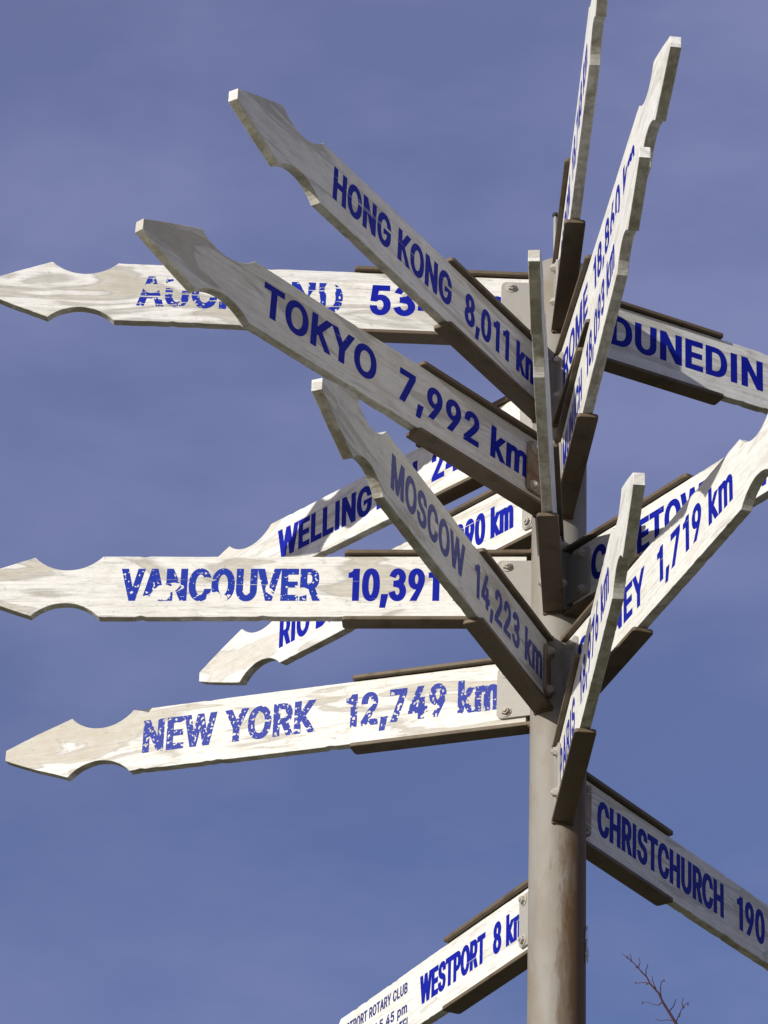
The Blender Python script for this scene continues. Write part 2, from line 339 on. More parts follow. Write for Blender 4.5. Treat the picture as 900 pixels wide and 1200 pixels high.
# letter outlines (thousandths of the letter size), advance width first
GLYPHS = {
'A': (480, (((16,0),(201,509),(276,509),(463,0),(395,0),(287,302),(264,372),(232,478),(245,478),(233,437),(222,402),(213,371),(191,302),(85,0)),((110,142),(110,199),(370,199),(370,142)))),
'B': (456, (((60,0),(60,509),(241,509),(274,507),(304,501),(329,491),(350,477),(367,461),(381,442),(390,421),(396,398),(398,374),(397,353),(393,336),(387,320),(378,307),(368,295),(356,286),(343,278),(329,272),(315,267),(331,260),(347,254),(363,245),(378,234),(391,220),(402,203),(411,184),(416,161),(418,136),(416,111),(410,88),(400,67),(386,48),(368,31),(344,18),(317,8),(284,2),(247,0)),((125,57),(245,57),(281,60),(309,67),(330,80),(344,96),(353,115),(355,137),(354,153),(350,169),(342,184),(333,197),(320,209),(306,218),(289,225),(269,229),(248,231),(125,231)),((125,285),(238,285),(256,287),(273,290),(288,296),(302,304),(314,314),(323,326),(330,340),(335,355),(336,372),(333,393),(326,412),(313,429),(294,442),(270,449),(240,452),(125,452)))),
'C': (510, (((267,-7),(225,-3),(186,7),(150,25),(119,49),(92,79),(70,115),(53,157),(44,203),(40,254),(44,305),(53,352),(70,393),(92,429),(119,459),(150,484),(186,501),(225,512),(267,516),(293,514),(317,511),(340,504),(362,496),(383,485),(402,471),(419,456),(435,438),(448,418),(459,397),(467,373),(473,348),(408,348),(404,365),(397,380),(389,395),(380,407),(369,418),(357,428),(344,437),(330,444),(315,449),(300,453),(284,455),(267,456),(237,453),(209,445),(184,432),(161,414),(141,391),(125,364),(113,332),(106,295),(103,254),(106,213),(113,177),(125,145),(141,117),(161,94),(184,76),(210,63),(237,56),(267,53),(284,54),(300,56),(315,60),(330,65),(344,72),(357,81),(369,90),(380,102),(389,114),(397,128),(404,144),(408,160),(473,160),(467,135),(459,112),(448,91),(435,71),(420,53),(402,38),(383,24),(363,13),(341,5),(317,-2),(293,-6)),)),
'D': (502, (((219,0),(96,0),(96,57),(215,57),(254,60),(288,68),(318,81),(343,99),(363,122),(379,149),(390,181),(397,216),(399,255),(397,294),(390,329),(379,361),(364,388),(344,410),(320,428),(291,441),(258,449),(221,452),(93,452),(93,509),(225,509),(273,505),(315,495),(353,478),(385,455),(412,426),(433,391),(449,351),(458,306),(462,255),(458,205),(449,159),(433,119),(411,83),(384,54),(351,31),(312,14),(268,3)),((125,509),(125,0),(60,0),(60,509)))),
'E': (419, (((60,0),(60,509),(372,509),(372,452),(125,452),(125,286),(355,286),(355,229),(125,229),(125,57),(375,57),(375,0)),)),
'G': (520, (((269,-7),(225,-3),(185,7),(149,25),(118,49),(91,79),(69,116),(53,157),(43,203),(40,254),(43,305),(53,352),(69,393),(91,429),(117,459),(149,484),(184,501),(223,512),(265,516),(291,514),(316,510),(340,504),(363,494),(384,483),(403,469),(421,453),(436,436),(449,416),(460,395),(468,373),(474,349),(408,349),(402,365),(395,379),(387,393),(378,406),(368,417),(356,427),(344,436),(330,443),(315,448),(300,453),(283,455),(265,456),(236,453),(209,445),(183,432),(160,414),(141,392),(125,364),(113,332),(106,295),(103,254),(106,213),(113,177),(125,145),(141,117),(161,95),(184,76),(210,63),(238,56),(269,53),(296,55),(322,61),(345,71),(365,85),(382,102),(396,123),(407,147),(413,173),(415,202),(434,199),(283,199),(283,256),(478,256),(478,200),(475,160),(466,124),(451,91),(431,62),(406,38),(377,19),(344,5),(308,-4)),)),
'H': (517, (((60,0),(60,509),(125,509),(125,289),(392,289),(392,509),(457,509),(457,0),(392,0),(392,232),(125,232),(125,0)),)),
'I': (229, (((82,0),(82,509),(147,509),(147,0)),)),
'J': (396, (((185,-7),(143,-2),(106,11),(75,33),(52,63),(38,100),(33,145),(33,173),(98,173),(98,145),(100,117),(108,93),(122,74),(139,61),(160,53),(185,50),(209,53),(230,61),(248,74),(261,93),(269,117),(272,145),(272,509),(336,509),(336,145),(332,100),(318,63),(294,33),(263,11),(227,-2)),)),
'K': (467, (((104,145),(104,216),(139,261),(174,303),(212,344),(364,509),(448,509),(231,276)),((60,0),(60,509),(125,509),(125,334),(124,225),(125,193),(125,0)),((372,0),(188,259),(228,309),(449,0)))),
'L': (393, (((60,0),(60,509),(125,509),(125,57),(361,57),(361,0)),)),
'M': (628, (((60,0),(60,509),(152,509),(277,187),(287,159),(299,123),(311,84),(322,49),(307,49),(318,83),(330,121),(342,158),(352,187),(476,509),(568,509),(568,0),(504,0),(504,291),(504,327),(505,369),(506,413),(507,457),(498,409),(482,363),(467,322),(456,291),(342,0),(286,0),(170,291),(159,321),(145,361),(129,408),(112,457),(120,416),(121,372),(122,328),(122,291),(122,0)),)),
'N': (523, (((60,0),(60,509),(136,509),(343,183),(363,151),(388,107),(414,55),(405,54),(401,108),(399,157),(399,195),(399,509),(463,509),(463,0),(387,0),(202,290),(177,331),(148,381),(108,452),(119,454),(122,384),(124,328),(125,291),(125,0)),)),
'O': (533, (((267,-7),(225,-3),(186,7),(150,25),(119,49),(92,79),(70,115),(53,157),(44,203),(40,254),(44,305),(53,352),(70,393),(92,429),(119,459),(150,484),(186,501),(225,512),(267,516),(309,512),(348,501),(384,484),(415,459),(442,429),(464,393),(480,352),(490,305),(493,254),(490,203),(480,157),(464,115),(442,79),(415,49),(384,25),(348,7),(309,-3)),((267,53),(296,55),(324,63),(349,76),(372,94),(392,116),(408,144),(420,176),(428,213),(430,254),(428,295),(420,332),(408,365),(392,392),(372,415),(349,433),(324,446),(296,453),(267,456),(237,453),(210,445),(184,433),(161,415),(142,392),(125,364),(113,332),(106,295),(103,254),(106,213),(113,176),(125,144),(142,117),(161,94),(184,76),(210,63),(237,55)))),
'P': (445, (((60,0),(60,509),(235,509),(272,506),(305,499),(332,487),(356,471),(375,452),(390,430),(400,404),(407,377),(409,348),(407,318),(400,291),(390,265),(375,243),(356,223),(332,207),(305,195),(272,188),(235,186),(109,186),(109,242),(233,242),(257,244),(279,248),(297,256),(312,266),(324,279),(333,294),(339,310),(343,328),(344,348),(343,367),(339,385),(333,402),(324,416),(312,428),(297,439),(279,446),(257,451),(232,452),(125,452),(125,0)),)),
'R': (449, (((60,0),(60,509),(236,509),(273,506),(305,500),(333,489),(356,473),(376,455),(390,433),(401,408),(407,381),(409,352),(407,323),(401,296),(390,271),(376,250),(356,232),(333,217),(305,206),(273,200),(236,198),(96,198),(96,255),(234,255),(258,256),(280,260),(298,267),(313,276),(325,287),(334,300),(340,316),(344,333),(345,352),(344,371),(340,389),(334,405),(325,419),(313,430),(298,440),(279,446),(258,451),(233,452),(125,452),(125,0)),((353,0),(230,229),(303,229),(428,0)))),
'S': (447, (((224,-9),(188,-7),(156,-1),(128,9),(102,23),(81,40),(64,60),(51,83),(42,109),(38,137),(104,137),(108,118),(114,102),(123,88),(136,76),(150,66),(166,59),(185,53),(204,50),(224,49),(246,50),(267,54),(286,60),(303,69),(317,79),(329,92),(338,106),(344,122),(346,139),(344,154),(340,168),(332,179),(322,189),(310,197),(296,205),(280,211),(263,217),(245,222),(184,239),(145,253),(112,269),(86,289),(67,313),(56,341),(52,372),(54,400),(62,425),(75,448),(92,468),(113,484),(138,498),(165,508),(195,514),(227,516),(259,514),(289,508),(316,498),(340,484),(360,468),(377,449),(390,427),(398,403),(401,378),(337,378),(332,402),(320,421),(302,437),(280,449),(254,456),(225,459),(204,457),(185,454),(167,448),(152,440),(139,430),(129,418),(121,405),(117,391),(115,376),(117,359),(122,345),(131,334),(142,324),(155,315),(169,308),(212,293),(264,279),(312,264),(328,256),(344,248),(359,238),(372,226),(384,213),(395,198),(402,180),(407,161),(408,139),(406,112),(399,87),(386,64),(370,43),(349,25),(323,11),(294,0),(261,-7)),)),
'T': (449, (((32,452),(32,509),(417,509),(417,452),(257,452),(257,0),(193,0),(193,452)),)),
'U': (517, (((259,-8),(220,-6),(186,2),(154,15),(126,33),(103,55),(85,80),(71,108),(63,140),(60,173),(60,509),(124,509),(124,178),(126,155),(132,133),(141,113),(153,95),(169,80),(187,68),(208,59),(232,53),(259,52),(285,53),(309,59),(331,68),(349,80),(364,95),(377,113),(385,133),(391,155),(393,178),(393,509),(457,509),(457,173),(454,140),(446,108),(433,80),(414,55),(391,33),(363,15),(332,2),(297,-6)),)),
'V': (480, (((204,0),(16,509),(84,509),(192,206),(215,137),(248,31),(235,31),(247,71),(257,107),(267,138),(290,206),(395,509),(463,509),(278,0)),)),
'W': (686, (((155,0),(16,509),(82,509),(163,196),(175,145),(187,94),(197,40),(189,40),(200,94),(211,145),(224,196),(306,509),(380,509),(462,196),(474,145),(486,94),(497,40),(488,40),(499,94),(510,145),(523,196),(603,509),(670,509),(530,0),(455,0),(368,323),(351,391),(346,417),(341,445),(336,475),(350,475),(335,395),(330,371),(324,347),(318,323),(230,0)),)),
'Y': (472, (((203,0),(203,208),(16,509),(91,509),(192,344),(222,292),(231,274),(240,254),(250,230),(224,230),(233,254),(242,275),(251,293),(280,344),(381,509),(455,509),(268,208),(268,0)),)),
'X': (474, (((18,0),(217,284),(217,236),(29,509),(104,509),(178,400),(204,361),(223,329),(243,292),(232,292),(252,329),(272,361),(298,400),(374,509),(446,509),(259,239),(259,287),(456,0),(382,0),(292,129),(268,165),(250,195),(230,231),(244,231),(225,196),(206,166),(182,129),(91,0)),)),
'0': (453, (((227,-7),(191,-3),(158,7),(130,24),(105,48),(85,77),(69,113),(57,155),(50,202),(48,254),(50,306),(57,353),(69,395),(85,431),(106,461),(130,484),(159,502),(191,512),(227,516),(262,512),(295,502),(323,484),(348,461),(368,431),(384,395),(396,353),(403,306),(405,254),(403,202),(396,155),(384,113),(368,77),(348,48),(323,24),(295,7),(263,-3)),((227,50),(250,52),(271,60),(290,74),(306,92),(320,116),(330,144),(338,176),(342,213),(344,254),(342,295),(338,332),(330,365),(320,393),(306,416),(290,435),(271,449),(250,457),(227,460),(203,457),(182,449),(163,435),(147,416),(134,393),(123,365),(115,332),(111,295),(109,254),(111,213),(115,176),(123,144),(134,116),(147,92),(163,74),(182,60),(203,52)))),
'1': (390, (((290,509),(290,0),(222,0),(222,398),(108,398),(108,446),(160,455),(200,474),(226,509)),)),
'2': (453, (((64,0),(64,47),(234,229),(252,248),(268,266),(282,282),(294,298),(303,312),(311,327),(316,341),(319,356),(320,371),(319,389),(315,405),(308,419),(298,431),(287,441),(273,449),(258,455),(241,458),(224,460),(205,458),(188,454),(172,447),(159,438),(148,427),(139,413),(132,398),(128,381),(127,362),(66,362),(68,391),(75,418),(86,442),(102,464),(121,482),(143,496),(168,507),(196,513),(225,516),(254,513),(281,507),(306,497),(328,482),(346,465),(361,445),(372,423),(379,398),(381,372),(380,354),(377,336),(371,318),(363,299),(351,280),(336,259),(317,235),(294,209),(267,180),(153,60),(389,57),(389,0)),)),
'3': (453, (((65,417),(80,447),(103,474),(132,495),(167,509),(205,516),(244,514),(281,505),(314,488),(342,465),(362,437),(373,406),(376,373),(369,341),(352,311),(328,286),(297,266),(262,253),(224,248),(221,310),(245,313),(266,320),(285,330),(300,344),(309,360),(314,377),(312,395),(305,412),(293,427),(276,439),(256,448),(234,453),(210,454),(187,450),(166,442),(148,431),(134,417),(125,401)),((224,293),(266,287),(305,273),(339,251),(366,222),(384,189),(392,153),(389,116),(376,81),(354,50),(324,24),(287,5),(246,-5),(204,-6),(162,1),(124,17),(91,40),(66,70),(50,104),(110,120),(120,100),(136,83),(157,69),(182,60),(209,55),(236,56),(262,62),(286,73),(306,88),(320,107),(328,127),(330,149),(325,170),(313,189),(296,206),(274,219),(249,228),(222,231)),((160,240),(160,300),(232,300),(232,240)))),
'4': (453, (((40,105),(40,158),(247,509),(311,509),(109,166),(413,163),(413,105)),((282,0),(282,121),(282,146),(282,318),(343,318),(343,0)))),
'5': (453, (((221,-7),(192,-5),(165,1),(140,11),(118,25),(99,41),(83,60),(71,82),(63,105),(60,130),(122,130),(125,115),(130,102),(138,89),(148,78),(160,68),(173,60),(188,54),(204,51),(221,50),(241,51),(259,56),(276,64),(291,75),(304,89),(314,104),(322,122),(326,141),(328,162),(326,183),(321,203),(314,221),(303,237),(290,251),(275,262),(257,270),(238,275),(218,277),(201,276),(184,273),(167,268),(152,262),(139,255),(128,246),(67,253),(96,509),(366,509),(366,452),(151,452),(134,301),(148,311),(162,318),(178,325),(194,330),(212,333),(229,334),(252,332),(274,328),(294,321),(313,311),(330,299),(345,285),(358,269),(370,251),(379,231),(386,210),(390,187),(391,163),(388,132),(381,102),(369,76),(352,52),(332,32),(309,15),(282,3),(253,-4)),)),
'6': (453, (((226,-7),(196,-4),(168,3),(142,15),(119,31),(100,51),(84,74),(73,101),(66,130),(64,162),(65,187),(71,212),(80,239),(93,268),(112,302),(137,340),(252,509),(322,509),(151,261),(151,270),(157,279),(165,288),(174,295),(184,302),(196,307),(208,311),(221,313),(235,314),(265,312),(291,305),(316,295),(337,280),(355,262),(370,240),(380,215),(387,187),(389,157),(387,127),(379,98),(368,73),(352,50),(333,30),(310,14),(284,3),(257,-4)),((226,48),(245,50),(263,55),(279,63),(293,73),(304,86),(314,101),(322,119),(326,137),(327,157),(326,178),(322,196),(314,213),(304,228),(293,241),(279,251),(263,259),(245,264),(226,265),(207,264),(190,259),(174,252),(160,241),(148,229),(138,214),(131,197),(126,179),(125,158),(126,138),(131,119),(138,102),(148,86),(160,73),(174,63),(190,55),(207,50)))),
'7': (453, (((97,0),(320,448),(62,448),(62,509),(391,509),(391,449),(165,0)),)),
'8': (453, (((226,-7),(193,-5),(163,1),(136,11),(111,25),(91,42),(74,62),(62,84),(54,109),(52,135),(53,156),(58,176),(65,195),(75,212),(87,228),(101,241),(117,252),(134,260),(153,265),(129,276),(109,289),(93,308),(80,330),(73,354),(70,380),(73,405),(79,429),(90,450),(106,469),(124,485),(146,498),(170,508),(197,514),(226,516),(255,514),(282,508),(306,498),(328,485),(346,469),(361,450),(373,429),(379,405),(382,380),(379,354),(372,330),(359,308),(343,289),(323,276),(300,267),(319,260),(335,252),(351,241),(365,228),(377,212),(387,195),(395,176),(399,156),(401,135),(398,109),(391,84),(378,62),(362,42),(341,25),(317,11),(289,1),(259,-5)),((226,49),(248,50),(267,54),(285,60),(300,69),(313,79),(323,91),(331,106),(335,121),(337,139),(335,157),(330,173),(322,189),(312,202),(298,213),(283,223),(265,230),(247,234),(226,235),(206,234),(187,230),(169,223),(154,213),(140,202),(130,189),(122,173),(117,157),(115,139),(117,121),(121,106),(129,91),(139,79),(152,69),(167,60),(185,54),(205,50)),((226,290),(244,291),(260,294),(274,300),(287,308),(298,318),(307,330),(314,344),(318,359),(319,376),(318,392),(314,407),(308,420),(299,432),(288,442),(275,449),(260,455),(244,459),(226,460),(208,459),(192,455),(177,449),(164,442),(153,432),(145,420),(138,407),(134,392),(133,376),(134,359),(138,344),(145,330),(154,318),(165,308),(178,300),(193,294),(209,291)))),
'9': (453, (((226,516),(256,513),(285,506),(310,494),(333,478),(352,458),(368,434),(380,408),(387,378),(389,347),(387,322),(382,296),(373,270),(359,240),(340,207),(315,168),(200,0),(130,0),(301,248),(302,238),(295,229),(287,221),(278,214),(268,207),(257,202),(245,198),(232,195),(218,195),(188,197),(161,203),(137,214),(116,229),(98,247),(83,269),(72,294),(66,321),(64,352),(66,382),(73,411),(85,436),(101,459),(120,479),(143,494),(168,506),(196,513)),((226,460),(207,459),(190,454),(174,446),(160,435),(148,423),(138,407),(131,390),(127,372),(125,352),(127,331),(131,313),(138,295),(148,280),(160,268),(174,257),(190,250),(207,245),(226,243),(245,245),(263,249),(279,257),(293,267),(305,280),(314,295),(322,312),(326,330),(327,350),(326,371),(322,390),(314,407),(305,422),(293,435),(279,446),(263,454),(245,459)))),
',': (188, (((38,-119),(68,71),(137,71),(84,-119)),)),
'.': (188, (((95,-4),(83,-3),(73,1),(63,9),(55,18),(51,29),(50,41),(51,53),(55,64),(63,73),(73,81),(83,85),(95,87),(107,85),(118,81),(128,73),(135,64),(140,53),(141,41),(140,29),(135,18),(128,9),(118,1),(107,-3)),)),
'k': (381, (((110,137),(110,212),(121,212),(284,379),(360,379),(184,199)),((53,0),(53,509),(114,509),(114,0)),((294,0),(148,186),(191,229),(372,0)))),
'm': (610, (((53,0),(53,379),(112,379),(112,295),(114,314),(122,331),(132,346),(144,358),(158,368),(172,376),(187,382),(203,385),(219,386),(245,383),(268,375),(287,361),(303,342),(314,320),(321,295),(312,295),(318,312),(326,329),(337,343),(350,356),(364,366),(381,375),(398,381),(417,385),(437,386),(458,385),(478,380),(497,372),(514,361),(529,346),(541,328),(550,307),(555,283),(557,255),(557,0),(496,0),(496,254),(493,279),(485,298),(473,313),(456,323),(438,329),(419,330),(402,329),(387,326),(374,320),(363,312),(353,302),(345,290),(340,277),(336,263),(335,247),(335,0),(274,0),(274,260),(272,280),(265,297),(253,311),(238,322),(220,328),(199,330),(185,329),(171,326),(158,320),(145,312),(135,302),(126,289),(119,274),(115,257),(114,238),(114,0)),)),
'p': (424, (((53,-143),(53,379),(112,379),(112,319),(137,346),(147,355),(158,364),(171,373),(188,379),(207,383),(229,384),(259,382),(287,374),(313,361),(335,342),(354,320),(370,293),(381,261),(388,227),(390,189),(388,151),(381,116),(370,84),(355,57),(336,34),(313,16),(288,3),(260,-6),(229,-8),(208,-7),(189,-3),(173,4),(159,12),(147,21),(138,31),(118,59),(114,-143)),((220,47),(242,49),(262,55),(279,66),(294,80),(306,97),(316,117),(323,139),(327,163),(328,189),(327,215),(323,239),(316,261),(307,281),(295,298),(280,311),(262,322),(243,328),(220,330),(198,328),(178,322),(161,312),(147,299),(134,282),(125,263),(118,241),(114,216),(113,189),(114,162),(118,138),(125,115),(135,95),(147,78),(162,65),(179,55),(198,49)))),
'Z': (438, (((42,0),(42,46),(273,385),(306,431),(341,476),(348,454),(285,452),(223,452),(40,452),(40,509),(397,509),(397,462),(169,129),(134,81),(97,33),(90,54),(152,57),(214,57),(399,57),(399,0)),)),
'F': (410, (((60,0),(60,509),(369,509),(369,452),(125,452),(125,278),(346,278),(346,221),(125,221),(125,0)),)),
'Q': (533, (((245,159),(313,159),(369,85),(384,65),(468,-48),(401,-48),(346,27),(331,46)),((267,-7),(225,-3),(186,7),(150,25),(119,49),(92,79),(70,115),(53,157),(44,203),(40,254),(44,305),(53,352),(70,393),(92,429),(119,459),(150,484),(186,501),(225,512),(267,516),(309,512),(348,501),(384,484),(415,459),(442,429),(464,393),(480,352),(490,305),(493,254),(490,203),(480,157),(464,115),(442,79),(415,49),(384,25),(348,7),(309,-3)),((267,53),(296,55),(324,63),(349,76),(372,94),(392,116),(408,144),(420,176),(428,213),(430,254),(428,295),(420,332),(408,365),(392,392),(372,415),(349,433),(324,446),(296,453),(267,456),(237,453),(210,445),(184,433),(161,415),(142,392),(125,364),(113,332),(106,295),(103,254),(106,213),(113,176),(125,144),(142,117),(161,94),(184,76),(210,63),(237,55)))),
}
CAP = 0.5091          # cap height of the outlines above, per unit size

def offset_contour(pts, d, sgn):
    n = len(pts); res = []
    for i in range(n):
        p0 = Vector(pts[i - 1]); p1 = Vector(pts[i]); p2 = Vector(pts[(i + 1) % n])
        a = (p1 - p0); b = (p2 - p1)
        if a.length < 1e-9 or b.length < 1e-9:
            res.append(tuple(p1)); continue
        a.normalize(); b.normalize()
        na = Vector((-a.y, a.x)) * sgn; nb = Vector((-b.y, b.x)) * sgn
        m = na + nb
        if m.length < 0.35: m = na
        else: m = m / m.length * min(1.6, 1.0 / max(0.4, (m / m.length).dot(na)))
        res.append((p1.x + m.x * d[0], p1.y + m.y * d[1]))
    return res

def word_glyphs(text, x0, x1, y0, h, bx):
    """letters of one word line fitted between x0 and x1: the contours of each letter"""
    bold = bx * 0.72; off2 = (bx, bold)
    pos = []; x = 0.0
    ext = []
    for ch in text:
        if ch == ' ': x += 230; continue
        a, cs = GLYPHS[ch]
        pos.append((x, ch)); xs = [p[0] for c in cs for p in c]
        ext += [x + min(xs), x + max(xs)]
        x += a + 34
    sx = (x1 - x0 - 2 * bx) / (max(ext) - min(ext)); ox = x0 + bx - min(ext) * sx
    sy = (h - 2 * bold) / (CAP * 1000)
    res = []
    for gx, ch in pos:
        cs = [[(ox + (gx + p[0]) * sx, y0 + bold + p[1] * sy) for p in c] for c in GLYPHS[ch][1]]
        res.append([offset_contour(c, off2, 1) for c in cs])
    return res

def winding(p, contours):
    wn = 0
    for c in contours:
        for a, b in zip(c, c[1:] + c[:1]):
            cr = (b[0] - a[0]) * (p[1] - a[1]) - (p[0] - a[0]) * (b[1] - a[1])
            if a[1] <= p[1] < b[1] and cr > 0: wn += 1
            elif b[1] <= p[1] < a[1] and cr < 0: wn -= 1
    return wn

def lettering(name, lines, fy, mat, parent):
    """lines: (text, r_start, r_end, h0, cap height, bold). Flat paint lying on the board's front face."""
    bmA = bmesh.new()
    y = fy * (T / 2 + 0.0003)
    for text, ra, rb, h0, h, bold in lines:
        for cs in word_glyphs(text, -fy * ra, -fy * rb, h0, h, bold):   # reading direction: -fy * r
            vs = [Vector(p) * 100 for c in cs for p in c]; es = []; k = 0
            for c in cs:
                es += [(k + i, k + (i + 1) % len(c)) for i in range(len(c))]; k += len(c)
            ov, oe, of, _, _, _ = delaunay_2d_cdt(vs, es, [], 0, 1e-6)
            bv = {}
            for f in of:
                cx = sum(ov[i][0] for i in f) / len(f) / 100; cy = sum(ov[i][1] for i in f) / len(f) / 100
                if winding((cx, cy), cs) >= 0: continue
                for i in f:
                    if i not in bv: bv[i] = bmA.verts.new((-fy * ov[i][0] / 100, y, ov[i][1] / 100))
                bmA.faces.new([bv[i] for i in f])
    for f in bmA.faces:
        f.normal_update()
        if f.normal.y * fy < 0: f.normal_flip()
    return link_bm(name, bmA, mat, parent)

# ------------------------------------------------------------------ sign parts
H = 0.14; T = 0.0212
POLE_R = 0.0563; POLE_TOP = EYE + 4.325
A_HEAD = 0.1480; B_SHOULDER = 0.2883; TIP = 0.0116; HB = 0.0680

def board_outline(Rt, hs, rnd):
    top = []
    hh = H / 2 * hs; hb = HB * hs
    top.append((0.066, hh))
    n = 70
    chips = [rnd.randint(34, n - 2) for _ in range(rnd.randint(1, 4))]
    ph = rnd.uniform(0, 6)
    for i in range(1, n):
        x = 0.066 + (Rt - B_SHOULDER - 0.066) * i / n
        d = rnd.uniform(-0.0003, 0.0003) + 0.0006 * math.sin(x * 9 + ph)
        if i in chips: d -= rnd.uniform(0.0008, 0.0022)
        top.append((x, hh + d))
    # scallop between shoulder and barb: arc
    xs, xb = Rt - B_SHOULDER, Rt - A_HEAD
    cx = (xs + xb) / 2; half = (xb - xs) / 2; dep = 0.030 + rnd.uniform(-0.002, 0.002)
    rad = (half * half + dep * dep) / (2 * dep)
    ang = math.asin(min(1, half / rad))
    m = 16
    for i in range(m + 1):
        t = -ang + 2 * ang * i / m
        base = hh + (hb - hh) * i / m
        top.append((cx + rad * math.sin(t), base - (rad * math.cos(t) - rad * math.cos(ang))))
    for i in range(1, 4):
        q = i / 4
        top.append((xb + (Rt - xb) * q, hb + (TIP * hs - hb) * q + 0.0015 * math.sin(math.pi * q) + rnd.uniform(-.0004, .0004)))
    top.append((Rt, TIP * hs))
    chips = [rnd.randint(30, n - 2) for _ in range(rnd.randint(1, 3))]
    bot = [(x, -z + rnd.uniform(-.0003, .0003) + (rnd.uniform(0.0008, 0.0022) if i in chips else 0)) for i, (x, z) in enumerate(top)][::-1]
    return top + bot

def make_board(Rt, hs, mat, parent, seed):
    rnd = random.Random(seed)
    pts = board_outline(Rt, hs, rnd)
    bm = bmesh.new()
    vs = [bm.verts.new((x, -T / 2, z)) for x, z in pts]
    f = bm.faces.new(vs)
    r = bmesh.ops.extrude_face_region(bm, geom=[f])
    for v in r['geom']:
        if isinstance(v, bmesh.types.BMVert): v.co.y = T / 2
    bmesh.ops.recalc_face_normals(bm, faces=bm.faces)
    ed = [e for e in bm.edges if all(abs(v.co.y - e.verts[0].co.y) < 1e-6 for v in e.verts)]
    bmesh.ops.bevel(bm, geom=ed, offset=0.0012, segments=2, profile=0.5, affect='EDGES', clamp_overlap=True)
    o = link_bm("board", bm, mat, parent)
    return o

def plate(bm, poly, axis_h, thick, z0):
    """extrude a plan polygon (x, y) upwards from z0"""
    vs = [bm.verts.new((x, y, z0)) for x, y in poly]
    f = bm.faces.new(vs)
    r = bmesh.ops.extrude_face_region(bm, geom=[f])
    for v in r['geom']:
        if isinstance(v, bmesh.types.BMVert): v.co.z = z0 + thick
    bmesh.ops.recalc_face_normals(bm, faces=bm.faces)

def rounded(x0, x1, y0, y1, rad, n=4):
    """rectangle with the two corners at x1 rounded"""
    p = [(x0, y0)]
    for i in range(n + 1):
        a = -math.pi / 2 + math.pi / 2 * i / n
        p.append((x1 - rad + rad * math.cos(a), y0 + rad + rad * math.sin(a)))
    for i in range(n + 1):
        a = math.pi / 2 * i / n
        p.append((x1 - rad + rad * math.cos(a), y1 - rad + rad * math.sin(a)))
    p.append((x0, y1))
    return p

FW = 0.0425; FT = 0.0085
def make_flange(sign, length, hs, mat, parent):
    bm = bmesh.new()
    z0 = H / 2 * hs + 0.0025
    if sign < 0: z0 = -z0 - FT
    plate(bm, rounded(0.03, length, -FW / 2, FW / 2, 0.007), 2, FT, z0)
    ed = [e for e in bm.edges if abs(e.verts[0].co.z - e.verts[1].co.z) < 1e-6]
    bmesh.ops.bevel(bm, geom=ed, offset=0.0016, segments=2, profile=0.5, affect='EDGES', clamp_overlap=True)
    return link_bm("flange", bm, mat, parent)

def make_weld(sign, hs, yoff, parent):
    """lumpy weld bead where the flange meets the round pole"""
    z = sign * (H / 2 * hs + 0.0025 + FT)
    rnd = random.Random(int(1e6 * abs(yoff)) + sign)
    a0 = math.asin(max(-0.98, min(0.98, (yoff - FW / 2) / POLE_R))); a1 = math.asin(max(-0.98, min(0.98, (yoff + FW / 2) / POLE_R)))
    bm = bmesh.new(); prev = None; n = 8; m = 22
    for i in range(m + 1):
        a = a0 + (a1 - a0) * i / m; rad = 0.0042 * (0.85 + 0.3 * rnd.random()) * (0.5 if i in (0, m) else 1)
        c = Vector((POLE_R * math.cos(a), POLE_R * math.sin(a) - yoff, z)); out = Vector((math.cos(a), math.sin(a), 0))
        cur = [bm.verts.new(c + out * rad * math.cos(2 * math.pi * k / n) + Vector((0, 0, rad * math.sin(2 * math.pi * k / n)))) for k in range(n)]
        if prev:
            for k in range(n): bm.faces.new((prev[k], prev[(k + 1) % n], cur[(k + 1) % n], cur[k]))
        else: bm.faces.new(cur)
        prev = cur
    bm.faces.new(prev)
    bmesh.ops.recalc_face_normals(bm, faces=bm.faces)
    return link_bm("weld_bead", bm, M_WELD, parent, smooth=True)

def make_cheek(side, hs, mat, parent, end=0.127):
    bm = bmesh.new()
    hz = 0.0575 * hs
    poly = rounded(0.035, end, -hz, hz, 0.012)
    plate(bm, poly, 2, 0.005, 0.0)
    ed = [e for e in bm.edges if abs(e.verts[0].co.z - e.verts[1].co.z) < 1e-6]
    bmesh.ops.bevel(bm, geom=ed, offset=0.0009, segments=1, profile=0.5, affect='EDGES', clamp_overlap=True)
    # x, y(plan) -> r, h ; z -> outwards from the board's face
    y0 = T / 2 + 0.0008
    for v in bm.verts:
        x, y, z = v.co
        v.co = (x, side * (y0 + z), y)
    bmesh.ops.recalc_face_normals(bm, faces=bm.faces)
    c = link_bm("cheek_plate", bm, mat, parent)
    for sz in (1, -1):
        make_bolt(side, y0 + 0.005, end - 0.020, sz * 0.0435 * hs, c)
    return c

